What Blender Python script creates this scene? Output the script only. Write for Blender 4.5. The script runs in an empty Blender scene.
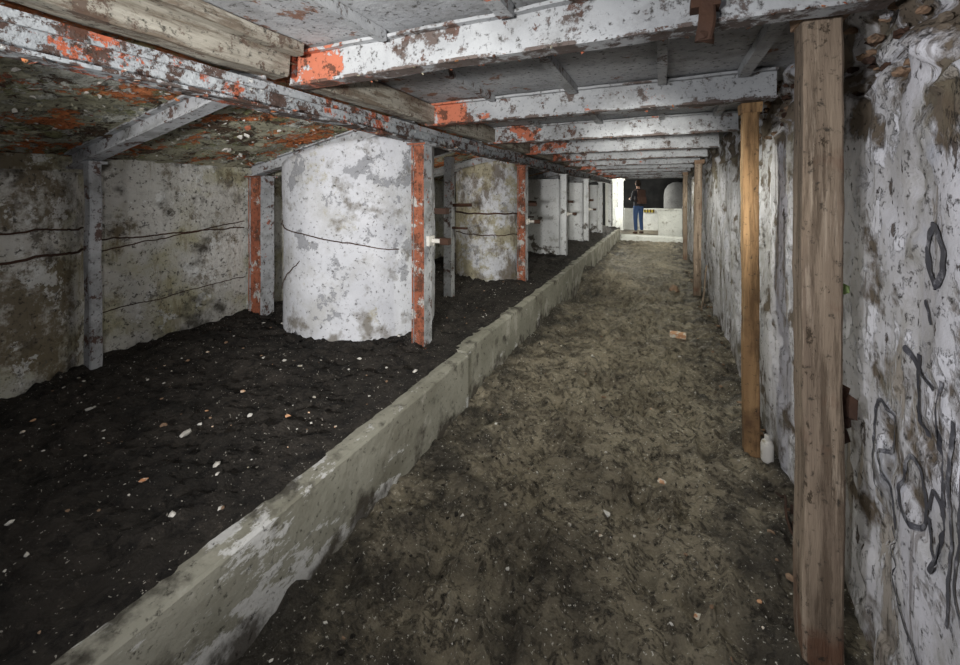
import bpy, bmesh, math, random
from mathutils import Vector, noise, Matrix
random.seed(7)
S=bpy.context.scene
try:
    S.view_settings.view_transform='Standard'
except Exception: pass

# ------------------------------------------------------------ materials
def layered(name, a, b, layers=(), rough=.85, nscale=3.0, st=(1,1,1), bump=.4, bscale=25, bdist=.01, metallic=0, peel=.5, spec=.25, grit=0):
    m=bpy.data.materials.new(name); m.use_nodes=True
    nt=m.node_tree; N=nt.nodes; L=nt.links
    bs=N['Principled BSDF']
    bs.inputs['Roughness'].default_value=rough
    bs.inputs['Metallic'].default_value=metallic
    bs.inputs['Specular IOR Level'].default_value=spec
    geo=N.new('ShaderNodeNewGeometry')
    sep=N.new('ShaderNodeSeparateXYZ'); L.new(geo.outputs['Position'],sep.inputs[0])
    def nz(scale,st,off=0,det=8,ro=.6):
        mp=N.new('ShaderNodeMapping'); mp.inputs['Scale'].default_value=st
        mp.inputs['Location'].default_value=(off,off*1.7,off*.6)
        L.new(geo.outputs['Position'],mp.inputs[0])
        t=N.new('ShaderNodeTexNoise'); t.inputs['Scale'].default_value=scale
        t.inputs['Detail'].default_value=det; t.inputs['Roughness'].default_value=ro
        L.new(mp.outputs[0],t.inputs['Vector']); return t.outputs['Fac']
    def rng(s,lo,hi):
        r=N.new('ShaderNodeMapRange'); r.inputs[1].default_value=lo; r.inputs[2].default_value=hi
        L.new(s,r.inputs[0]); return r.outputs[0]
    def mix(f,A,B):
        x=N.new('ShaderNodeMix'); x.data_type='RGBA'
        L.new(f,x.inputs[0])
        for i,c in ((6,A),(7,B)):
            if isinstance(c,tuple): x.inputs[i].default_value=(*c,1)
            else: L.new(c,x.inputs[i])
        return x.outputs[2]
    def mth(op,A,B):
        x=N.new('ShaderNodeMath'); x.operation=op
        for i,c in enumerate((A,B)):
            if isinstance(c,(int,float)): x.inputs[i].default_value=c
            else: L.new(c,x.inputs[i])
        return x.outputs[0]
    col=mix(rng(nz(nscale,st),.35,.65),a,b)
    hgt=None
    ls=list(layers)
    if grit: ls.append(dict(c=(.035,.03,.024),s=42,lo=.60-.05*grit,hi=.70-.05*grit,a=.85,h=-.5,d=5,r=.7))
    for i,l in enumerate(ls):
        n=nz(l.get('s',5),l.get('st',(1,1,1)),l.get('o',3.1*i+1),l.get('d',8),l.get('r',.6))
        for ax,k in (('x',0),('y',1),('z',2)):
            if ax in l:
                n=mth('ADD',n,mth('MULTIPLY',rng(sep.outputs[k],*l[ax]),l.get(ax+'b',.2)))
        if l.get('band'):
            n=mth('ABSOLUTE',mth('SUBTRACT',n,.5),0)
        f=rng(n,l['lo'],l['hi'])
        f2=mth('MULTIPLY',f,l.get('a',1.0))
        col=mix(f2,col,l['c'])
        if l.get('h',0):
            hh=mth('MULTIPLY',f,l['h']); hgt=hh if hgt is None else mth('ADD',hgt,hh)
    L.new(col,bs.inputs['Base Color'])
    b1=N.new('ShaderNodeBump'); b1.inputs['Strength'].default_value=bump; b1.inputs['Distance'].default_value=bdist
    L.new(nz(bscale,st,9,10,.65),b1.inputs['Height'])
    out=b1.outputs[0]
    if hgt is not None:
        b2=N.new('ShaderNodeBump'); b2.inputs['Strength'].default_value=peel; b2.inputs['Distance'].default_value=.008
        L.new(hgt,b2.inputs['Height']); L.new(out,b2.inputs['Normal']); out=b2.outputs[0]
    L.new(out,bs.inputs['Normal'])
    return m

ORG=(.38,.105,.05); RUST=(.09,.042,.028); DK=(.02,.016,.014)
M={}
M['floor']=layered('damp_earth',(.235,.20,.14),(.40,.35,.255),[
    dict(c=(.15,.125,.09),s=2.2,lo=.52,hi=.68,a=.6),
    dict(c=(.55,.50,.39),s=9,lo=.56,hi=.67,a=.6,r=.8),
    dict(c=(.07,.056,.04),s=5,lo=.014,hi=.003,band=1,a=.7,h=-1,r=.65,st=(1,1.6,1)),
    dict(c=(.04,.032,.024),s=13,lo=.56,hi=.63,a=.75,h=-1,r=.75),
    dict(c=(.03,.024,.018),s=36,lo=.57,hi=.64,a=.9,h=-1,r=.7),
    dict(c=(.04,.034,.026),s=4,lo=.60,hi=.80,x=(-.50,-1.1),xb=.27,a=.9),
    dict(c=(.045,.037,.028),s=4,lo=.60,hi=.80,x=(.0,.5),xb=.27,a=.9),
    dict(c=(.045,.038,.03),s=4,lo=.57,hi=.80,y=(2.3,.9),yb=.22,a=.85),  # painted falloff of the flash hotspot: floor darkens towards the camera
    dict(c=(.75,.73,.66),s=90,lo=.66,hi=.70,d=2)],rough=.58,bump=1,bscale=14,bdist=.07,spec=.45,peel=1)
M['dirt']=layered('black_soil',(.020,.017,.014),(.050,.042,.035),[
    dict(c=(.13,.11,.09),s=30,lo=.58,hi=.66,a=.85,h=.8,r=.8),
    dict(c=(.005,.004,.0035),s=12,lo=.50,hi=.60,a=.85,h=-1,r=.8),
    dict(c=(.5,.47,.42),s=90,lo=.68,hi=.71,d=2)],rough=.85,bump=1,bscale=30,bdist=.05,spec=.35)
M['curb']=layered('curb_concrete',(.25,.245,.20),(.36,.35,.295),[
    dict(c=(.16,.15,.115),s=3,st=(1,.5,1),lo=.52,hi=.68,a=.7,r=.65),
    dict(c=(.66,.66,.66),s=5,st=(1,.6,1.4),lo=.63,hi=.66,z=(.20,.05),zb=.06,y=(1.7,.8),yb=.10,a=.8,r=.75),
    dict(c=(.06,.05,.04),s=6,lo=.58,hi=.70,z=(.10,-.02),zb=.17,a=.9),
    dict(c=(.03,.025,.02),s=7,lo=.62,hi=.72,z=(.28,.315),zb=.08,a=.8),
    dict(c=(.52,.50,.45),s=5,lo=.60,hi=.70,y=(3,8),yb=.14,a=.7)],bump=.5,bscale=30,bdist=.01,grit=.3)
M['rwall']=layered('peeling_plaster',(.49,.485,.51),(.64,.635,.68),[
    dict(c=(.38,.365,.35),s=2.5,st=(1,1.4,.6),lo=.50,hi=.62,a=.75,r=.65),
    dict(c=(.78,.78,.84),s=4,st=(1,1.3,.7),lo=.56,hi=.58,a=.75,h=.8,r=.65),
    dict(c=(.32,.34,.40),s=3,st=(1,1.3,.8),lo=.57,hi=.65,a=.6,r=.65),
    dict(c=(.28,.235,.18),s=3,st=(1,1.8,.5),lo=.58,hi=.62,a=.75,h=-.6,r=.68),
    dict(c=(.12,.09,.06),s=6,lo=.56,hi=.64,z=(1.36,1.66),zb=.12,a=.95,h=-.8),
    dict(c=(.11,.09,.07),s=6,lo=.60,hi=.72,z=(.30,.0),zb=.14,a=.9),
    dict(c=(.20,.185,.13),s=4,lo=.56,hi=.7,y=(3,9),yb=.1,a=.6),
    dict(c=(.10,.08,.065),s=7,st=(1,3.0,.22),lo=.60,hi=.64,a=.6,r=.65),
    dict(c=(.08,.06,.05),s=9,st=(1,1.5,.6),lo=.625,hi=.64,a=.9,h=-1,r=.7)],
    bump=.6,bscale=16,st=(1,1,.9),bdist=.012,peel=1,grit=.45)
M['lwall']=layered('whitewashed_concrete',(.46,.455,.42),(.64,.63,.60),[
    dict(c=(.34,.32,.18),s=2.0,lo=.48,hi=.60,a=.75),
    dict(c=(.21,.17,.09),s=3,st=(1,2.5,.5),lo=.56,hi=.66,a=.8,r=.75),
    dict(c=(.13,.10,.055),s=3.0,lo=.56,hi=.65,y=(1.3,1.0),yb=.10,a=.88,r=.78),
    dict(c=(.74,.75,.74),s=5,lo=.57,hi=.59,a=.7,h=.5,r=.75),
    dict(c=(.14,.13,.11),s=5,lo=.60,hi=.615,a=.85,h=-1,r=.78),
    dict(c=(.05,.045,.035),s=4,lo=.58,hi=.70,z=(.70,.3),zb=.14,a=.9),
    dict(c=(.06,.05,.04),s=4,lo=.62,hi=.72,z=(1.2,1.55),zb=.14,a=.85)],bump=.8,bscale=24,bdist=.02,grit=.85)
M['column']=layered('painted_column',(.50,.51,.55),(.64,.65,.69),[
    dict(c=(.38,.375,.36),s=3,lo=.50,hi=.64,a=.6,r=.7),
    dict(c=(.26,.265,.285),s=4,lo=.585,hi=.593,a=.85,h=-1,r=.75,z=(.9,1.4),zb=.02),
    dict(c=(.32,.285,.175),s=3,lo=.59,hi=.67,y=(3,4.2),yb=.14,a=.85,r=.75),
    dict(c=(.12,.09,.06),s=4,st=(1,1,.5),lo=.64,hi=.72,y=(3,4.2),yb=.13,a=.8,r=.75),
    dict(c=(.14,.12,.09),s=5,lo=.58,hi=.68,z=(.50,.3),zb=.12,a=.8),
    dict(c=(.07,.045,.03),s=10,lo=.65,hi=.66,a=.9,h=-.6,r=.78)],bump=.4,bscale=25,grit=.35)
M['pier']=layered('white_pier_paint',(.60,.61,.62),(.74,.75,.76),[
    dict(c=(.25,.24,.2),s=4,lo=.58,hi=.68,a=.8,r=.7),
    dict(c=(.07,.055,.04),s=6,lo=.6,hi=.66,z=(.7,.3),zb=.1,a=.9)],bump=.4,bscale=25,grit=.3)
M['steel']=layered('grey_painted_steel',(.34,.35,.37),(.50,.51,.53),[
    dict(c=(.19,.19,.18),s=6,lo=.50,hi=.64,a=.7),
    dict(c=ORG,s=4.5,lo=.615,hi=.63,a=.9,h=-1,r=.75),
    dict(c=RUST,s=9,lo=.565,hi=.595,a=.9,h=-1,r=.75)],bump=.4,bscale=40,grit=.8)
M['beam']=layered('white_painted_beam',(.30,.31,.325),(.42,.43,.445),[
    dict(c=(.19,.19,.19),s=4,lo=.50,hi=.66,a=.6,r=.7),
    dict(c=(.44,.12,.055),s=4,lo=.65,hi=.665,x=(-.85,-1.3),xb=.19,a=.92,h=-1,r=.7),
    dict(c=RUST,s=8,lo=.60,hi=.62,x=(-.3,-1.3),xb=.06,a=.9,h=-1,r=.75),
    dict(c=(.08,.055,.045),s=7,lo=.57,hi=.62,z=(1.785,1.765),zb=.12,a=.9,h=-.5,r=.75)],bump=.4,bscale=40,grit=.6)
M['beamlong']=layered('rusting_beam_paint',(.25,.27,.29),(.38,.40,.42),[
    dict(c=(.40,.095,.04),s=5,lo=.58,hi=.595,y=(3,1),yb=.02,a=.95,h=-1,r=.75),
    dict(c=(.065,.035,.025),s=8,lo=.51,hi=.54,a=.95,h=-1,r=.8),
    dict(c=(.56,.57,.56),s=12,lo=.60,hi=.615,a=.9,h=1,r=.75),
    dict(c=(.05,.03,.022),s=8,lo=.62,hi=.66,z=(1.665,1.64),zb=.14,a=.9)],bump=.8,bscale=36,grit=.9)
M['orange']=layered('orange_primer_rust',(.36,.125,.07),(.26,.085,.05),[
    dict(c=(.50,.50,.48),s=9,lo=.545,hi=.565,a=.9,h=1,r=.75),
    dict(c=RUST,s=8,lo=.50,hi=.58,a=.85,h=-.6,r=.78)],bump=.6,bscale=45,grit=.9)
M['ceil']=layered('ceiling_boards',(.30,.31,.33),(.44,.45,.47),[
    dict(c=(.18,.18,.18),s=2.5,lo=.48,hi=.64,a=.7,r=.7),
    dict(c=(.20,.09,.05),s=5,lo=.61,hi=.64,x=(-.6,-1.4),xb=.09,a=.85,r=.7)],bump=.5,bscale=30,grit=.8)
M['rceil']=layered('rusted_ceiling_plate',(.32,.31,.22),(.52,.50,.38),[
    dict(c=(.62,.63,.58),s=3.2,lo=.53,hi=.56,a=.85,h=.6,r=.8),
    dict(c=(.09,.05,.03),s=5,lo=.53,hi=.56,a=.92,h=-1,r=.78),
    dict(c=(.62,.20,.07),s=2.6,lo=.54,hi=.555,x=(-2.8,-1.6),xb=.06,a=.95,h=-1,r=.76),
    dict(c=(.30,.31,.15),s=7,lo=.56,hi=.61,a=.8,r=.75),
    dict(c=(.80,.79,.74),s=12,lo=.60,hi=.612,a=.95,h=1,r=.8)],bump=1,bscale=22,bdist=.03,grit=.5,peel=1)
M['timber']=layered('old_timber',(.18,.135,.10),(.27,.21,.155),[
    dict(c=(.10,.072,.05),s=9,st=(3,3,.25),lo=.50,hi=.60,a=.8,h=-.6,r=.75),
    dict(c=(.13,.06,.035),s=4,lo=.60,hi=.74,z=(.5,.0),zb=.14,a=.8),
    dict(c=(.38,.31,.24),s=12,st=(3,3,.2),lo=.56,hi=.63,a=.7,r=.7),
    dict(c=(.035,.025,.015),s=10,st=(2,2,.9),lo=.60,hi=.63,a=.85,r=.75)],st=(4,4,.3),nscale=6,bump=.9,bscale=14,grit=.35)
M['timber2']=layered('yellow_timber',(.28,.165,.08),(.38,.235,.115),[
    dict(c=(.15,.09,.045),s=9,st=(3,3,.25),lo=.50,hi=.60,a=.85,h=-.5,r=.75),
    dict(c=(.09,.05,.03),s=4,lo=.58,hi=.72,z=(.5,.0),zb=.14,a=.8),
    dict(c=(.46,.34,.2),s=10,st=(3,3,.2),lo=.57,hi=.65,a=.6)],st=(4,4,.3),nscale=6,bump=.9,bscale=14,grit=.3)
M['plank']=layered('grey_plank',(.25,.23,.19),(.40,.38,.33),[
    dict(c=(.12,.09,.065),s=8,st=(2,.3,2),lo=.48,hi=.58,a=.85,h=-.5,r=.75),
    dict(c=(.09,.055,.04),s=6,lo=.55,hi=.59,a=.85,r=.78)],st=(3,.3,3),nscale=6,bump=.8,bscale=14,grit=.8)
M['iron']=layered('rusty_iron',(.035,.022,.018),(.08,.04,.025),[],bump=.5,bscale=60)
M['white']=layered('chalk_white',(.52,.50,.46),(.68,.66,.62),[dict(c=(.3,.27,.2),s=20,lo=.55,hi=.65)],bump=.3)
M['block']=layered('white_block_paint',(.62,.63,.60),(.78,.79,.76),[dict(c=(.22,.2,.16),s=5,lo=.58,hi=.68,a=.8)],bump=.3,grit=.2)
M['brick']=layered('orange_brick',(.55,.25,.12),(.7,.45,.28),[dict(c=(.75,.7,.6),s=25,lo=.5,hi=.56)],bump=.4)
M['brown']=layered('brown_chip',(.18,.11,.07),(.32,.22,.15),[],bump=.4,grit=.6)
M['dark']=layered('dark_recess',(.012,.012,.013),(.03,.03,.03),[],bump=.4)
M['paint']=layered('black_spray_paint',(.045,.045,.055),(.09,.09,.10),[dict(c=(.36,.36,.39),s=18,lo=.53,hi=.63,a=.75,r=.75)],rough=.7,bump=.2)
M['yellow']=layered('yellow_paint',(.45,.36,.06),(.5,.4,.08),[],bump=.1)
M['jacket']=layered('dark_jacket',(.02,.02,.024),(.035,.034,.04),[],bump=.4,bscale=60)
M['jeans']=layered('blue_jeans',(.03,.06,.14),(.05,.09,.20),[],bump=.4,bscale=80)
M['skin']=layered('skin',(.5,.3,.22),(.55,.34,.25),[],bump=.05,rough=.6)
M['hair']=layered('dark_hair',(.02,.013,.01),(.035,.022,.015),[],bump=.6,bscale=90)
M['pack']=layered('backpack_fabric',(.05,.03,.024),(.08,.045,.035),[],bump=.4,bscale=80)
M['eye']=layered('eye',(.02,.015,.01),(.03,.02,.02),[],bump=0,rough=.2)
M['moss']=layered('green_glass',(.15,.22,.08),(.22,.30,.12),[],bump=.3)
M['tank']=layered('grey_tank_paint',(.20,.20,.20),(.30,.30,.30),[],bump=.3,grit=.4)

# ------------------------------------------------------------ mesh helpers
def mesh_obj(name, verts, faces, mats, fm=None, parent=None, smooth=False, recenter=True):
    verts=[Vector(v) for v in verts]
    c=Vector((0,0,0))
    if recenter and verts and parent is None:
        xs=[v.x for v in verts]; ys=[v.y for v in verts]; zs=[v.z for v in verts]
        c=Vector(((min(xs)+max(xs))/2,(min(ys)+max(ys))/2,min(zs)))
    me=bpy.data.meshes.new(name)
    me.from_pydata([v-c for v in verts],[],faces)
    for m in mats: me.materials.append(m)
    if fm:
        for p,i in zip(me.polygons,fm): p.material_index=i
    if smooth:
        for p in me.polygons: p.use_smooth=True
    bm=bmesh.new(); bm.from_mesh(me); bmesh.ops.recalc_face_normals(bm,faces=bm.faces); bm.to_mesh(me); bm.free()
    o=bpy.data.objects.new(name,me); S.collection.objects.link(o); o.location=c
    if parent: o.parent=parent
    return o

class Geo:
    def __init__(s): s.v=[]; s.f=[]; s.m=[]
    def add(s,v,f,m=0):
        b=len(s.v); s.v+=v; s.f+=[tuple(i+b for i in q) for q in f]
        s.m+= [m]*len(f) if isinstance(m,int) else m
    def sweep(s,prof,p0,p1,n=1,amp=0,freq=4,m=0,up=None):
        p0=Vector(p0); p1=Vector(p1); d=(p1-p0).normalized()
        if up is None: up=Vector((0,0,1)) if abs(d.z)<.9 else Vector((0,1,0))
        up=Vector(up); side=d.cross(up).normalized(); u2=side.cross(d).normalized()
        k=len(prof); V=[]; F=[]
        for i in range(n+1):
            c=p0.lerp(p1,i/n)
            for (a,b) in prof:
                q=c+side*a+u2*b
                if amp: q=q+noise.noise_vector(q*freq)*amp+noise.noise_vector(q*freq*4)*amp*.35
                V.append(q)
        for i in range(n):
            for j in range(k):
                j2=(j+1)%k
                F.append((i*k+j,i*k+j2,(i+1)*k+j2,(i+1)*k+j))
        F.append(tuple(range(k-1,-1,-1))); F.append(tuple(n*k+j for j in range(k)))
        s.add(V,F,m)
    def box(s,x0,x1,y0,y1,z0,z1,m=0,b=0,amp=0,n=1,axis='z'):
        if axis=='z':
            s.sweep(rect((x1-x0),(y1-y0),b),((x0+x1)/2,(y0+y1)/2,z0),((x0+x1)/2,(y0+y1)/2,z1),n,amp,m=m)
        elif axis=='y':
            s.sweep(rect((x1-x0),(z1-z0),b),((x0+x1)/2,y0,(z0+z1)/2),((x0+x1)/2,y1,(z0+z1)/2),n,amp,m=m)
        else:
            s.sweep(rect((y1-y0),(z1-z0),b),(x0,(y0+y1)/2,(z0+z1)/2),(x1,(y0+y1)/2,(z0+z1)/2),n,amp,m=m)
    def blob(s,c,r,m=0,amp=.35,sub=1):
        bm=bmesh.new(); bmesh.ops.create_icosphere(bm,subdivisions=sub,radius=1)
        sd=Vector((random.random()*50,random.random()*50,0))
        rx=Matrix.Rotation(random.random()*6.28,3,'Z')
        V=[]
        for v in bm.verts:
            q=v.co*(1+amp*noise.noise(v.co*1.3+sd)*2)
            q=Vector((q.x*r[0],q.y*r[1],q.z*r[2])); V.append(rx@q+Vector(c))
        F=[tuple(v.index for v in f.verts) for f in bm.faces]; bm.free(); s.add(V,F,m)
    def obj(s,name,mats,parent=None,smooth=False,bevel=0):
        return mesh_obj(name,s.v,s.f,mats,s.m,parent,smooth)
def rect(w,h,b=0):
    w/=2;h/=2
    if b<=0: return [(-w,-h),(w,-h),(w,h),(-w,h)]
    return [(-w+b,-h),(0,-h),(w-b,-h),(w,-h+b),(w,0),(w,h-b),(w-b,h),(0,h),(-w+b,h),(-w,h-b),(-w,0),(-w,-h+b)]
def ibeam(w,h,t=.01):
    w/=2;h/=2;k=t*.6
    return [(-w,-h),(w,-h),(w,-h+t),(k,-h+t),(k,h-t),(w,h-t),(w,h),(-w,h),(-w,h-t),(-k,h-t),(-k,-h+t),(-w,-h+t)]

def steps(a,b,s0,k,ref=0):
    out=[a]; y=a
    while y<b:
        y+=s0+k*max(0,abs(y-ref)); out.append(min(y,b))
    return out
def grid(name,A,B,fn,mats,smooth=True):
    V=[fn(a,b) for b in B for a in A]; n=len(A)
    F=[(j*n+i,j*n+i+1,(j+1)*n+i+1,(j+1)*n+i) for j in range(len(B)-1) for i in range(n-1)]
    return mesh_obj(name,V,F,mats,smooth=smooth)

# ------------------------------------------------------------ terrain
N3=lambda x,y,z=0: noise.noise(Vector((x,y,z)))
def ss(a,b,x):
    t=max(0,min(1,(x-a)/(b-a))); return t*t*(3-2*t)
PR=[]
_r=random.Random(3)
for i in range(70):      # boot prints trodden into the wet soil
    PR.append((_r.uniform(-.75,.25),_r.uniform(1.0,6.5),_r.uniform(-.5,.5)))
def zf(x,y):
    z=.034*N3(x*2.2,y*2.2,5)+.036*N3(x*7,y*5,9)
    w=.25*N3(x*4,y*4,77)
    rg=1-abs(N3(x*6+w,y*5+w,31))*3.2
    rg2=1-abs(N3(x*15,y*12,37))*3.0
    z+=.034*max(0,rg)*(.5+N3(x*2,y*2,6))+.016*max(0,rg2)+.020*N3(x*17,y*13,2)+.011*N3(x*42,y*36,7)+.003*N3(x*90,y*80,17)
    for (px,py,a) in PR:
        if abs(x-px)<.2 and abs(y-py)<.22:
            dx=(x-px)*math.cos(a)+(y-py)*math.sin(a); dy=-(x-px)*math.sin(a)+(y-py)*math.cos(a)
            r=(dx/.05)**2+(dy/.13)**2
            if r<3.5: z+= -.030*math.exp(-r*r)+.018*math.exp(-((r-1.7)/.5)**2)
    z+=.04*max(0,(x-.3)/.3)*(.5+N3(x*6,y*4,1))
    t=ss(-.1,-.6,x)
    z+=.18*math.exp(-((y-6.5+.4*(x+.8))/.28)**2)*t
    z-=.17*math.exp(-((y-5.6+.4*(x+.8))/.42)**2)*t
    return z-.018
def zd(x,y):
    z=.31+.05*max(0,min(1,(-1.25-x)/1.4))
    rg=1-abs(N3(x*9,y*9,41))*2.4
    z+=.020*max(0,rg)+.022*N3(x*2.5,y*2.5,15)+.026*N3(x*8,y*8,19)+.020*N3(x*22,y*22,12)+.016*N3(x*50,y*50,17)
    e=ss(-1.22,-1.34,x)
    lip=.318+.008*N3(x*5,y*5,51)+.010*N3(x*18,y*18,52)-.05*ss(-1.185,-1.155,x+.02*N3(x*4,y*7,66)+.01*N3(x,y*30,68))
    return z*e+lip*(1-e)
xs=[-1.16+i*.016 for i in range(115)]
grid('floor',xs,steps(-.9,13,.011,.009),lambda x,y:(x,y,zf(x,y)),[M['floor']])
grid('floor_far_room',[-3.2+i*.1 for i in range(61)],[12.9+i*.1 for i in range(46)],lambda x,y:(x,y,.09+.01*N3(x*4,y*4,3)),[M['floor']])
grid('soil_bank',[-3.15+i*.018 for i in range(112)],steps(-.9,13,.011,.010),lambda x,y:(x,y,zd(x,y)),[M['dirt']])
g=Geo(); g.box(-1.10,.52,12.45,13.0,-.03,.125,b=.015,amp=.008,n=12,axis='x'); g.obj('concrete_step',[M['block']])

# curb : two cast sections
g=Geo()
g.sweep([(-.05,-.5),(.0,-.5),(.05,-.5),(.05,-.2),(.05,.0),(.05,.09),(.045,.1),(0,.105),(-.05,.1)],(-1.15,-.9,.205),(-1.15,2.29,.205),60,.005,freq=2)
g.sweep([(-.05,-.5),(.0,-.5),(.05,-.5),(.05,-.2),(.05,.0),(.05,.10),(.045,.11),(0,.115),(-.05,.11)],(-1.175,2.305,.205),(-1.175,12.6,.205),140,.006,freq=2)
g.obj('concrete_curb',[M['curb']],smooth=False)

# ------------------------------------------------------------ walls
def rw(y,z):
    d=.012*N3(y*5,z*1.8,3)+.022*N3(y*1.7,z*1.1,8)+.006*N3(y*14,z*8,1)+.0025*N3(y*50,z*40,4)
    q=N3(y*2.6,z*1.5,60)+.35*N3(y*9,z*6,61)
    d+=.014*ss(.0,.06,q)+.014*ss(.26,.30,q)      # broken plaster layers
    e=N3(y*5,z*5,30)*.22+ (z-1.58)
    if e>0: d+=.05*min(1,e*12)+ .05*N3(y*9,z*12,2)
    return (.520+d,y,z)
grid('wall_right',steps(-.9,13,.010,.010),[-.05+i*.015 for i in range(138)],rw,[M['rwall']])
def lw(y,z):
    return (-3.02+.012*N3(y*3,z*3,3)+.006*N3(y*14,z*14,7),y,z)
grid('wall_left',steps(-.9,17.3,.03,.012),[.1+i*.03 for i in range(52)],lw,[M['lwall']])
g=Geo(); g.box(-3.2,2.8,17,17.15,0,2.0)
g.obj('wall_back',[M['dark']])
g=Geo(); g.box(2.7,2.8,12.9,17,0,2.0); g.obj('wall_side_far_room',[M['block']])
g=Geo(); g.box(.56,2.8,12.95,13.05,0,2.0); g.obj('wall_end_return',[M['block']])

# ceilings
def cz(x,y): return (x,y,1.915+.004*N3(x*3,y*3))
grid('ceiling',[-1.47+i*.05 for i in range(44)],steps(-.9,13,.05,.01),cz,[M['ceil']])
g=Geo(); g.box(-3.2,2.8,13,17.1,1.92,1.97); g.obj('ceiling_far_room',[M['ceil']])
def zc(x): return 1.86-(-1.42-x)*.215
def lc(x,y): return (x,y,zc(x)+.016*N3(x*6,y*6,3)+.012*N3(x*18,y*18,6)+.008*N3(x*50,y*50,6))
grid('ceiling_left',[-3.08+i*.018 for i in range(93)],steps(-.9,13,.014,.014),lc,[M['rceil']])

# ------------------------------------------------------------ roof steel
for k in range(-1,11):
    y=1.29+1.08*k
    g=Geo()
    g.sweep(ibeam(.075,.145,.012),(-1.44,y,1.833),(.50,y,1.833),40,.005,freq=5,m=0)
    g.box(-1.445,-1.435,y-.03,y+.03,1.77,1.90)
    g.obj('ceiling_cross_beam',[M['beam']])
g=Geo()
for X,w in ((-.46,.05),(0.0,.04),(.36,.05),(-.95,.03)):
    for k in range(-1,10):
        y=1.29+1.08*k
        g.box(X-w/2,X+w/2,y+.045,y+1.035,1.872,1.912,axis='y',n=6,amp=.003)
g.obj('ceiling_rib',[M['beam']])
g=Geo(); g.sweep(ibeam(.085,.09,.011),(-1.43,-.9,1.683),(-1.43,12.9,1.683),160,.006,freq=3)
g.box(-1.39,-1.38,-.9,12.9,1.70,1.732,axis='y',n=120,amp=.006)
g.obj('longitudinal_steel_beam',[M['beamlong']])
g=Geo()
g.box(-1.48,-1.38,-.9,1.21,1.775,1.91,b=.008,axis='y',n=40,amp=.012)
g.box(-1.48,-1.38,1.37,12.9,1.775,1.905,b=.008,axis='y',n=90,amp=.008)
g.box(-1.37,-1.31,-.9,1.21,1.86,1.91,b=.005,axis='y',n=30,amp=.008)
g.obj('timber_plank',[M['plank']])
def zr(x): return 1.49+(x+2.95)/1.51*.31      # rafter centre line
for k in range(-1,11):
    y=1.15+1.08*k
    g=Geo()
    g.sweep(ibeam(.075,.09,.01),(-2.97,y,zr(-2.97)),(-1.46,y,zr(-1.46)),14,.004)
    g.obj('sloping_rafter',[M['steel']])

# ------------------------------------------------------------ posts
def hpost(name,x,y,w,d,z0,z1,mo='orange'):
    g=Geo(); x0,x1,y0,y1=x-w/2,x+w/2,y-d/2,y+d/2
    g.box(x0,x0+.012,y0,y1,z0,z1,n=14,amp=.004,m=0)
    g.box(x1-.012,x1,y0,y1,z0,z1,n=14,amp=.004,m=0)
    g.box(x0+.006,x1-.006,y0+.012,y0+.024,z0,z1,n=14,amp=.004,m=1)
    g.box(x0-.02,x1+.02,y0-.02,y1+.02,z1-.012,z1,m=0)
    g.box(x0-.02,x1+.02,y0-.02,y1+.02,z0+.03,z0+.042,m=1)
    V=g.v
    for i,f in enumerate(g.f):
        n=(V[f[1]]-V[f[0]]).cross(V[f[2]]-V[f[0]])
        cy=sum(V[j].y for j in f)/len(f)
        if abs(n.y)>.8*n.length and cy<y0+.03: g.m[i]=1
    return g.obj(name,[M['steel'],M[mo]])
for k in range(0,6):
    y=2.32+2.15*k
    o=hpost('steel_post',-1.455,y,.095,.10,.27,1.638,'orange' if k<2 else 'pier')
for k in range(0,6):
    y=2.27+2.15*k
    hpost('steel_post',-2.92,y,.14,.12,.27,1.45)
for k in range(0,6):
    g=Geo(); y=1.13+2.15*k
    g.box(-2.815,-2.75,y,y+.055,.27,1.475,n=24,amp=.007,b=.006); g.box(-2.83,-2.735,y-.01,y+.07,1.465,1.48)
    g.obj('steel_post_slim',[M['steel']])

# timber posts on the right
def tpost(x0,x1,y0,y1,z1,mat,lean=0,cap=None):
    g=Geo()
    g.sweep(rect(x1-x0,y1-y0,.006),((x0+x1)/2,(y0+y1)/2,-.05),((x0+x1)/2+lean,(y0+y1)/2,z1),70,.007,freq=3)
    g.box((x0-.008+lean),(x1+.012+lean),y0-.010,y1+.01,z1-.05,z1+.002,m=1,amp=.014,n=5)
    return g.obj('timber_post',[mat,cap or M['brown']])
tpost(.350,.438,1.375,1.475,1.83,M['timber'],.004)
tpost(.378,.447,2.42,2.50,1.765,M['timber2'],-.006,M['timber2'])
tpost(.37,.46,6.0,6.09,1.755,M['timber'],.02)
tpost(.38,.46,9.1,9.2,1.755,M['timber'])

# ------------------------------------------------------------ columns
def column(x,y,R,z1,name='concrete_column',mat='column',slope=True):
    n=72; m=44; V=[];F=[]
    for j in range(m+1):
        for i in range(n):
            a=2*math.pi*i/n
            X=x+R*math.cos(a)
            top=(zr(X)-.055) if slope else z1
            z=.2+(top-.2)*j/m
            r=R+.012*N3(math.cos(a)*2+x,math.sin(a)*2+y,z*2)+.004*N3(math.cos(a)*9,math.sin(a)*9+y,z*9)
            for zs_ in (.78,1.12):
                if abs(z-zs_)<.016: r-=.005
            V.append(Vector((x+r*math.cos(a),y+r*math.sin(a),z)))
    for j in range(m):
        for i in range(n):
            i2=(i+1)%n; F.append((j*n+i,j*n+i2,(j+1)*n+i2,(j+1)*n+i))
    F.append(tuple(m*n+i for i in range(n))); F.append(tuple(range(n-1,-1,-1)))
    return mesh_obj(name,V,F,[M[mat]],smooth=True)
column(-2.16,2.57,.565,1.60)
column(-1.93,4.66,.43,1.62)
column(-3.29,.74,.56,1.42,mat='lwall',slope=False)
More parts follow.
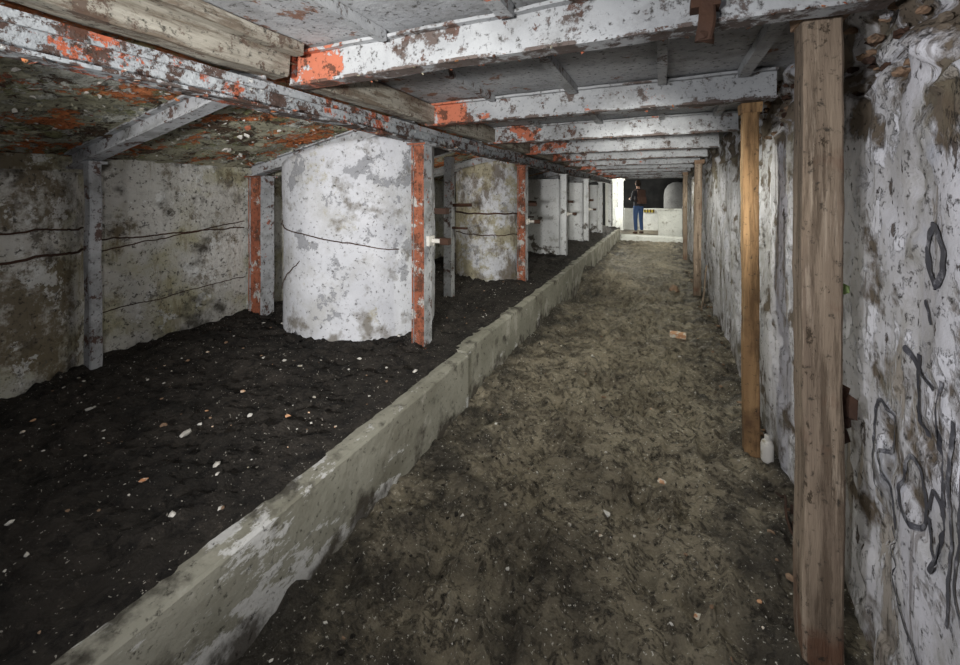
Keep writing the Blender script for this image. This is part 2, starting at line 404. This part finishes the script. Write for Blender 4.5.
for k in range(2,5):
    y=2.32+2.15*k
    g=Geo(); g.box(-2.45,-1.53,y-.02,y+.50,.25,1.56,b=.02,n=14,amp=.008)
    g.box(-2.47,-1.51,y-.04,y+.52,.25,.42,b=.02,n=3,amp=.008)
    g.obj('concrete_pier',[M['pier']])

# ------------------------------------------------------------ wires / cracks / fittings
def tube(pts,r):
    k=6; P=[Vector(p) for p in pts]; V=[];F=[]
    for i,p in enumerate(P):
        d=(P[min(i+1,len(P)-1)]-P[max(i-1,0)]).normalized()
        up=Vector((0,0,1)) if abs(d.z)<.9 else Vector((1,0,0))
        s=d.cross(up).normalized(); u=s.cross(d)
        for j in range(k):
            a=j*2*math.pi/k; V.append(p+s*math.cos(a)*r+u*math.sin(a)*r)
    for i in range(len(P)-1):
        for j in range(k):
            F.append((i*k+j,i*k+(j+1)%k,(i+1)*k+(j+1)%k,(i+1)*k+j))
    F.append(tuple(range(k))); F.append(tuple((len(P)-1)*k+j for j in range(k)))
    return V,F
def wire_on_wall(g,y0,z0,y1,z1,r=.004,n=60):
    pts=[]
    for i in range(n+1):
        t=i/n; y=y0+(y1-y0)*t; z=z0+(z1-z0)*t+.016*N3(y*6,z0*9,2)+.006*N3(y*30,z0*9,2)
        pts.append((lw(y,z)[0]+.002,y,z))
    V,F=tube(pts,r) ; g.add(V,F)
def wire_on_col(g,cx,cy,R,a0,z0,a1,z1,r=.003,n=50,sd=0):
    pts=[]
    for i in range(n+1):
        t=i/n; a=math.radians(a0+(a1-a0)*t); z=z0+(z1-z0)*t+.02*N3(t*5,sd)+.006*N3(t*25,sd)
        rr=R+.005
        pts.append((cx+rr*math.cos(a),cy+rr*math.sin(a),z))
    V,F=tube(pts,r); g.add(V,F)
for a in ((1.2,1.03,2.2,1.05,.005),(1.2,.96,2.2,1.09,.004),(1.2,.60,2.2,.66,.003)):
    g=Geo(); wire_on_wall(g,*a); g.obj('rusty_wire',[M['iron']])
for a,s in (((-3.29,.74,.56,-40,1.13,50,1.12,.005),0),((-3.29,.74,.56,-40,.98,50,1.0,.007),0),
          ((-2.16,2.57,.565,-150,1.13,-25,.93,.004),4),((-2.16,2.57,.565,-130,.62,-95,.86,.003),9),
          ((-1.93,4.66,.43,-140,1.10,-20,1.08,.010),3),((-1.93,4.66,.43,-140,.86,-20,.84,.006),5)):
    g=Geo(); wire_on_col(g,*a,sd=s); g.obj('rusty_wire',[M['iron']])
for k in range(0,4):
    y=2.32+2.15*k; g=Geo()
    g.box(-1.405,-1.27,y+.01,y+.035,.985,1.012,axis='x',m=0,b=.004)
    g.box(-1.41,-1.385,y-.02,y+.05,.965,1.03,m=0)
    g.box(-1.32,-1.26,y+.0,y+.045,.975,1.02,axis='x',m=1,b=.006)
    g.box(-1.42,-1.33,y+.10,y+.15,1.17,1.21,axis='x',m=1)
    g.box(-1.42,-1.36,y+.10,y+.15,.98,1.01,axis='x',m=1)
    g.obj('post_bracket',[M['white'],M['iron']])
g=Geo()
for k in (0,1,2):
    y=3.42+2.15*k
    g.box(-1.86,-1.62,y,y+.03,1.19,1.22,m=0,axis='x',n=8,amp=.006); g.box(-1.86,-1.66,y,y+.03,.98,1.0,m=0,axis='x',n=8,amp=.006)
    g.box(-1.89,-1.81,y-.02,y+.05,.28,1.66,m=1,n=8,amp=.005)
g.obj('bay_stanchion',[M['iron'],M['steel']])
g=Geo()
g.box(.085,.125,1.225,1.255,1.71,1.82,m=0,amp=.02,n=6,b=.006); g.blob((.105,1.235,1.72),(.03,.02,.02)); g.box(.07,.14,1.23,1.28,1.80,1.825)
g.obj('iron_clamp',[M['iron']])

# ------------------------------------------------------------ right-hand clutter
g=Geo()
for i in range(170):
    y=random.uniform(.6,3.0); z=random.uniform(1.60,1.90)
    s=random.uniform(.005,.018); g.blob((.555+random.uniform(-.01,.03),y,z),(s,s*1.3,s*.8),m=random.choice((0,0,1,2,2,2)),sub=2)
g.obj('wall_top_rubble',[M['brown'],M['rwall'],M['iron']])
g=Geo()
for z,s in ((.72,.028),(.68,.022),(.64,.018),(.76,.018)):
    g.blob((.455,1.44,z),(s*.8,s,s*1.4),m=0)
g.obj('rust_lump',[M['iron']])
g=Geo(); g.blob((.452,1.42,1.045),(.014,.016,.018),amp=.2); g.obj('green_glass_insulator',[M['moss']])
g=Geo()
prof=[(.0,.0),(.024,.0),(.027,.01),(.027,.08),(.022,.095),(.012,.105),(.012,.125),(.0,.125)]
V=[];F=[];n=18
for r,z in prof:
    for i in range(n):
        a=2*math.pi*i/n; V.append(Vector((.462+r*math.cos(a),2.36+r*math.sin(a),.02+z)))
for j in range(len(prof)-1):
    for i in range(n): F.append((j*n+i,j*n+(i+1)%n,(j+1)*n+(i+1)%n,(j+1)*n+i))
g.add(V,F); g.obj('white_plastic_jug',[M['white']])
g=Geo()
for (q,ph) in ((0,0),(1,2.1)):
    pts=[(.455+.02*q+.012*math.sin(t*.9+ph),2.15-.5*t/12-.1*q,zf(.45,2.15-.5*t/12)+.012+.03*max(0,math.sin(t*.6+ph))) for t in range(13)]
    V,F=tube(pts,.005); g.add(V,F)
g.obj('loose_cable',[M['iron']])
g=Geo(); z=zf(.13,4.2); g.box(.07,.20,4.16,4.23,z-.005,z+.05,m=0,b=.008,amp=.012,n=6,axis='x'); g.obj('broken_brick',[M['brick']])
g=Geo(); g.blob((.14,6.2,zf(.14,6.2)+.03),(.12,.07,.05),sub=2); g.obj('loose_stone',[M['brown']])
V,F=tube([(.40,5.2,zf(.4,5.2)),(.44,5.3,.2),(.47,5.5,.38),(.49,5.6,.45)],.010)
g=Geo(); g.add(V,F); g.obj('fallen_stick',[M['timber']])

# scattered debris
g=Geo()
for i in range(640):
    if random.random()<.66:
        x=random.uniform(-2.75,-1.25); y=random.uniform(.2,4.5); z=zd(x,y)
    else:
        x=random.uniform(-1.0,.42); y=random.uniform(.7,7); z=zf(x,y)
    s=random.uniform(.002,.007)*(1+.9*(random.random()<.2))
    g.blob((x,y,z+s*.3),(s*1.3,s,s*.6),m=random.choice((0,0,0,1,2,2,3)))
for x,y,s,m in ((-1.75,1.02,.018,0),(-1.86,1.35,.013,1),(.0,2.0,.014,1),(.1,1.45,.012,1),(-2.3,.95,.014,0),(-1.62,1.9,.012,0),(-.5,3.3,.016,0),(-.3,4.4,.022,0),(-1.45,.95,.012,0),(-1.5,1.3,.014,1),(-1.35,.75,.010,0),(-1.6,.8,.010,1),(-2.0,1.7,.013,0),(-.2,1.7,.012,0)):
    z=zd(x,y) if x<-1.15 else zf(x,y); g.blob((x,y,z+s*.4),(s*1.4,s,s*.6),m=m)
for i in range(620):
    mm=3
    if i%3==0: x=random.uniform(.36,.52); y=random.uniform(1.0,8); z=zf(x,y); s=random.uniform(.005,.018); mm=random.choice((2,4,4))
    elif i%3==1: x=random.uniform(-2.8,-1.4); y=random.uniform(.6,3.2); z=zd(x,y); s=random.uniform(.004,.016)
    else: x=random.uniform(-1.08,-.7); y=random.uniform(.7,6); z=zf(x,y); s=random.uniform(.003,.010); mm=random.choice((3,4,4))
    g.blob((x,y,z+s*.2),(s*1.2,s,s*.8),m=mm)
g.obj('scattered_debris',[M['white'],M['brick'],M['brown'],M['dirt'],M['floor']])

# hanging paint flakes
g=Geo()
def flake(c,s,m):
    c=Vector(c); R=Matrix.Rotation(random.uniform(0,6.28),3,'Z')@Matrix.Rotation(random.uniform(.1,1.0),3,'X')
    k=random.randint(5,7); V=[];
    for i in range(k):
        a=6.28*i/k; r=s*random.uniform(.4,1.3)
        V.append(c+R@Vector((r*math.cos(a),r*math.sin(a)-s*.6,random.uniform(-.1,.1)*s)))
    V.append(c+R@Vector((0,-s*.6,-.25*s)))
    g.add(V,[(i,(i+1)%k,k) for i in range(k)],m)
for i in range(1300):
    x=random.uniform(-2.9,-1.5); y=random.uniform(.3,3.2) if i<1140 else random.uniform(3.2,8)
    s=random.uniform(.004,.013)+(.016*random.random() if random.random()<.15 else 0)
    flake((x,y,zc(x)-.008),s,random.choice((0,0,1,1,2,3)))
for i in range(420):
    y=random.uniform(.4,4.5); z=random.choice((1.640,1.655,1.73))
    flake((-1.39-random.random()*.08,y,z),random.uniform(.003,.015),random.choice((1,2,2,3,3)))
for i in range(260):
    x=random.uniform(-1.35,.4); y=1.29+1.08*random.randint(0,4)+random.choice((-.04,.04))
    flake((x,y,1.762),random.uniform(.003,.009),random.choice((1,2,3,3)))
g.obj('peeling_paint_flakes',[M['white'],M['rceil'],M['orange'],M['iron']])

# ------------------------------------------------------------ graffiti
g=Geo()
def stroke(pts,w):
    P=[]
    for i in range(len(pts)-1):
        for t in range(14):
            k=t/14
            p0=pts[max(i-1,0)];p1=pts[i];p2=pts[i+1];p3=pts[min(i+2,len(pts)-1)]
            q=[.5*((2*p1[a])+(-p0[a]+p2[a])*k+(2*p0[a]-5*p1[a]+4*p2[a]-p3[a])*k*k+(-p0[a]+3*p1[a]-3*p2[a]+p3[a])*k**3) for a in (0,1)]
            P.append(q)
    P.append(pts[-1]); V=[];F=[]
    for i,p in enumerate(P):
        a=P[max(i-1,0)]; b=P[min(i+1,len(P)-1)]
        d=Vector((b[0]-a[0],b[1]-a[1])); d=d.normalized() if d.length>0 else Vector((1,0)); n=Vector((-d.y,d.x))
        ww=w*(1+.25*N3(p[0]*30,p[1]*30))
        for s in (-1,-.33,.33,1):
            y=p[0]+n.x*ww*s/2; z=p[1]+n.y*ww*s/2
            V.append(Vector((rw(y,z)[0]-.005,y,z)))
    for i in range(len(P)-1):
        for j in range(3): F.append((4*i+j,4*i+j+1,4*i+j+5,4*i+j+4))
    g.add(V,F)
stroke([(1.225,1.17),(1.215,1.215),(1.18,1.235),(1.14,1.215),(1.125,1.165),(1.145,1.12),(1.185,1.11),(1.215,1.14),(1.226,1.185)],.018)
stroke([(1.22,1.07),(1.20,1.02)],.010)
stroke([(1.30,.94),(1.25,.91),(1.19,.885)],.013)
stroke([(1.25,.94),(1.245,.86),(1.24,.76)],.012)
stroke([(1.46,.48),(1.455,.60),(1.445,.72),(1.41,.76),(1.375,.72),(1.38,.65),(1.43,.61),(1.38,.55),(1.36,.46)],.011)
stroke([(1.30,.64),(1.28,.69),(1.24,.685),(1.215,.63),(1.225,.57),(1.26,.545),(1.295,.58),(1.302,.645)],.011)
stroke([(1.145,.92),(1.15,.80),(1.155,.66)],.011)
stroke([(1.205,.62),(1.185,.67),(1.155,.645),(1.15,.57),(1.17,.51),(1.195,.53),(1.207,.60)],.011)
stroke([(1.10,.86),(1.105,.72),(1.11,.58),(1.12,.44)],.010)
stroke([(1.07,.80),(1.075,.66),(1.09,.55),(1.06,.48)],.010)
stroke([(1.44,.42),(1.33,.34),(1.20,.26),(1.05,.22)],.009)
g.obj('graffiti',[M['paint']])

# ------------------------------------------------------------ far room
g=Geo()
g.box(-.10,1.9,13.3,13.5,.07,.86,m=0,b=.015,amp=.01,n=8,axis='x')
g.box(-.14,1.9,13.26,13.54,.84,.90,m=0,b=.01,axis='x')
g.obj('white_concrete_barrier',[M['block']])
g=Geo(); g.box(-1.5,-.1,15.2,15.35,.07,.84,m=0,b=.015,amp=.01,n=8,axis='x'); g.obj('white_concrete_barrier',[M['block']])
g=Geo(); g.box(-.58,-.24,15.16,15.185,.70,.80,m=0)
for i in range(4): g.box(-.56+i*.09,-.525+i*.09,15.15,15.165,.695,.805,m=1)
g.obj('hazard_striped_board',[M['yellow'],M['iron']])
for X,Y in ((-1.55,13.5),(-1.30,14.9),(-1.62,16.2),(1.25,15.5)):
    g=Geo(); g.box(X-.09,X+.09,Y-.09,Y+.09,.07,1.93,b=.01,n=8,amp=.005); g.box(X-.13,X+.13,Y-.13,Y+.13,1.80,1.915); g.obj('square_pillar',[M['block']])
V=[];F=[];n=32
prof=[(.40,.08),(.41,.3),(.40,1.3),(.37,1.48),(.28,1.62),(.14,1.70),(.01,1.72)]
for r,z in prof:
    for i in range(n):
        a=2*math.pi*i/n; V.append(Vector((.45+r*math.cos(a),14.5+r*math.sin(a),z)))
for j in range(len(prof)-1):
    for i in range(n): F.append((j*n+i,j*n+(i+1)%n,(j+1)*n+(i+1)%n,(j+1)*n+i))
F.append(tuple(range(n-1,-1,-1))); F.append(tuple((len(prof)-1)*n+i for i in range(n)))
mesh_obj('grey_tank',V,F,[M['tank']],smooth=True)

# ------------------------------------------------------------ person
P=bpy.data.objects.new('person',None); S.collection.objects.link(P)
def skin(name,nodes,edges,mats,assign=None,sub=2):
    me=bpy.data.meshes.new(name+'_t'); me.from_pydata([n[0] for n in nodes],edges,[]) 
    o=bpy.data.objects.new(name+'_t',me); S.collection.objects.link(o)
    o.modifiers.new('s','SKIN'); 
    for i,n in enumerate(nodes):
        sv=me.skin_vertices[0].data[i]; r=n[1]; sv.radius=(r if isinstance(r,tuple) else (r,r)); sv.use_root=(i==0)
    md=o.modifiers.new('u','SUBSURF'); md.levels=sub; md.render_levels=sub
    dg=bpy.context.evaluated_depsgraph_get(); dg.update()
    nm=bpy.data.meshes.new_from_object(o.evaluated_get(dg)); bpy.data.objects.remove(o)
    nm.name=name; nm.materials.clear()
    for m in mats: nm.materials.append(m)
    for p in nm.polygons:
        p.use_smooth=True
        if assign: p.material_index=assign(p.center)
    q=bpy.data.objects.new(name,nm); S.collection.objects.link(q); q.parent=P; return q
body=[((0,0,.93),(.145,.115)),((0,0,1.10),(.13,.10)),((0,-.01,1.28),(.165,.115)),((0,0,1.41),(.09,.075)),((0,.015,1.49),.052),((0,.02,1.55),.05),
 ((.17,-.01,1.36),.062),((.235,-.02,1.10),.05),((.17,.19,1.12),.036),
 ((-.17,-.01,1.36),.062),((-.235,-.02,1.10),.05),((-.17,.19,1.12),.036),
 ((.09,0,.86),.10),((.11,.03,.49),.068),((.12,-.01,.10),.055),
 ((-.09,0,.86),.10),((-.11,-.01,.49),.068),((-.13,-.07,.10),.055)]
E=[(0,1),(1,2),(2,3),(3,4),(4,5),(2,6),(6,7),(7,8),(2,9),(9,10),(10,11),(0,12),(12,13),(13,14),(0,15),(15,16),(16,17)]
skin('body',body,E,[M['jacket'],M['jeans'],M['skin']],lambda c:(1 if c.z<.90 else (2 if c.z>1.465 else 0)))
for s,ay in ((1,-.01),(-1,-.07)):
    x=.125*s
    skin('shoe_%s'%('right' if s>0 else 'left'),[((x,ay-.05,.045),(.045,.04)),((x,ay+.05,.045),(.05,.04)),((x*1.05,ay+.15,.035),(.045,.03))],[(0,1),(1,2)],[M['iron']])
    b=Vector((.17*s,.19,1.12)); d=Vector((-.35*s,.93,.1)).normalized(); sd=Vector((0,0,1)); 
    nodes=[(b,(.026,.022)),(b+d*.06,(.034,.018)),(b+d*.09,(.034,.015))]; ed=[(0,1),(1,2)]
    for i,(o_,ln) in enumerate(((.030,.070),(.011,.080),(-.009,.075),(-.028,.058))):
        r0=b+d*.095+sd*o_; k=len(nodes); nin=Vector((-s,0,0))
        nodes+=[(r0,.0085),(r0+d*ln*.5+nin*.008,.008),(r0+d*ln*.8+nin*.028,.007)]; ed+=[(2,k),(k,k+1),(k+1,k+2)]
    k=len(nodes); nodes+=[(b+d*.035+sd*.032,.011),(b+d*.065+sd*.055+Vector((-s*.01,0,0)),.009),(b+d*.09+sd*.062+Vector((-s*.02,0,0)),.008)]; ed+=[(1,k),(k,k+1),(k+1,k+2)]
    skin('hand_%s'%('right' if s>0 else 'left'),nodes,ed,[M['skin']],sub=1)
bm=bmesh.new(); bmesh.ops.create_uvsphere(bm,u_segments=32,v_segments=24,radius=1)
for v in bm.verts:
    x,y,z=v.co
    ox=x
    jaw=1-.28*max(0,-z)
    x*=.074*jaw; yy=y*.094*(1-.12*max(0,-z)); zz=z*.118
    if y>0:
        yy+=.022*math.exp(-((ox/.14)**2+((z+.12)/.2)**2))
        yy-=.008*(math.exp(-(((ox-.38)/.16)**2+((z-.05)/.12)**2))+math.exp(-(((ox+.38)/.16)**2+((z-.05)/.12)**2)))
        yy+=.005*math.exp(-((ox/.28)**2+((z+.48)/.07)**2))
    v.co=Vector((x,yy+.03,zz+1.625))
me=bpy.data.meshes.new('head'); bm.to_mesh(me); bm.free(); me.materials.append(M['skin'])
for p in me.polygons: p.use_smooth=True
o=bpy.data.objects.new('head',me); S.collection.objects.link(o); o.parent=P
g=Geo(); bm=bmesh.new(); bmesh.ops.create_uvsphere(bm,u_segments=28,v_segments=20,radius=1)
V=[];idx={};F=[]
for f in bm.faces:
    c=f.calc_center_median()
    if (c.y>.2 and c.z>.45) or (c.y<=.2 and c.z>-.75):
        for v in f.verts:
            if v.index not in idx:
                idx[v.index]=len(V); n=1+.05*N3(v.co.x*6,v.co.y*6,v.co.z*3)
                V.append(Vector((v.co.x*.083*n,v.co.y*.104*n+.025,v.co.z*.128*n+1.632)))
        F.append(tuple(idx[v.index] for v in f.verts))
bm.free(); g.add(V,F); g.obj('hair',[M['hair']],parent=P,smooth=True)
for s in (1,-1):
    g=Geo(); g.blob((.029*s,.107,1.632),(.011,.008,.007),amp=0,sub=2); g.obj('eye',[M['eye']],parent=P,smooth=True)
    g=Geo(); g.blob((.077*s,.03,1.62),(.010,.018,.03),amp=.1,sub=2); g.obj('ear',[M['skin']],parent=P,smooth=True)
g=Geo(); g.blob((0,.113,1.57),(.022,.006,.006),amp=0,sub=2); g.obj('mouth',[M['brick']],parent=P)
g=Geo(); g.sweep(rect(.28,.16,.04),(0,-.19,.98),(0,-.175,1.20),4,.006); g.sweep(rect(.27,.14,.04),(0,-.175,1.20),(0,-.16,1.42),4,.006)
g.sweep(rect(.2,.06,.015),(0,-.285,1.02),(0,-.285,1.2),2)
for s in (1,-1):
    V,F=tube([(.09*s,-.12,1.38),(.10*s,-.03,1.45),(.11*s,.08,1.40),(.12*s,.115,1.25),(.13*s,.02,1.10),(.12*s,-.12,1.04)],.014); g.add(V,F)
g.obj('backpack',[M['pack']],parent=P,smooth=False)
P.location=(-.68,13.7,.09); P.rotation_euler=(0,0,math.radians(35)); P.scale=(.96,.96,.96)

# ------------------------------------------------------------ lights
def light(kind,loc,e,r=.1,col=(1,1,1),target=None,angle=None,blend=.5,name='lamp'):
    l=bpy.data.lights.new(name,kind); l.energy=e; l.color=col
    l.shadow_soft_size=r
    if kind=='SPOT': l.spot_size=math.radians(angle); l.spot_blend=blend
    o=bpy.data.objects.new(name,l); S.collection.objects.link(o); o.location=loc
    if target: o.rotation_euler=(Vector(target)-Vector(loc)).to_track_quat('-Z','Y').to_euler()
    return o
light('POINT',(-.3,.0,1.45),27,.04,(1,.985,.96),name='camera_flash')
light('SPOT',(-.3,-1.0,1.2),500,.10,(1,.985,.95),target=(-1.75,3,1.25),angle=62,blend=.9,name='fill_spot')  # added fill from behind the camera, brightens the left bays
light('SPOT',(-.9,-.7,1.35),125,.06,(.96,.97,1),target=(.5,1.8,1.0),angle=60,blend=.9,name='fill_spot')  # added fill from behind the camera, brightens the right wall
light('SPOT',(.0,-.6,1.3),1500,.08,(1,.985,.92),target=(-.45,12,1.0),angle=24,blend=.9,name='corridor_fill')  # added narrow fill to carry brightness down the corridor
for y,e in ((2.9,44),(5.05,30),(8.3,55),(11.5,90)):
    light('SPOT',(-.2,y,1.86),e,.02,(1,.99,.86),target=(-.2,y,0),angle=165,blend=.6,name='overhead_fill')  # added fills hidden between the beams to brighten the floor
light('POINT',(-2.5,3.6,1.25),6,.08,(1,.97,.88),name='bay_fill')  # added unseen fill that lifts the left bay, no fitting there
light('POINT',(-1.9,14.3,1.5),150,.1,(1,1,.92),name='far_room_fill')  # added unseen fill behind the columns, lights the far end
W=bpy.data.worlds.new('world'); S.world=W; W.use_nodes=True
W.node_tree.nodes['Background'].inputs[0].default_value=(.8,.85,1,1); W.node_tree.nodes['Background'].inputs[1].default_value=.1

# ------------------------------------------------------------ camera
c=bpy.data.cameras.new('camera'); co=bpy.data.objects.new('camera',c); S.collection.objects.link(co)
c.sensor_width=36; c.lens=409/960*36; c.shift_y=-(332.5-195)/960; c.clip_start=.02
co.location=(0,0,1.3); co.rotation_euler=(math.radians(90),0,math.radians(24))
S.camera=co
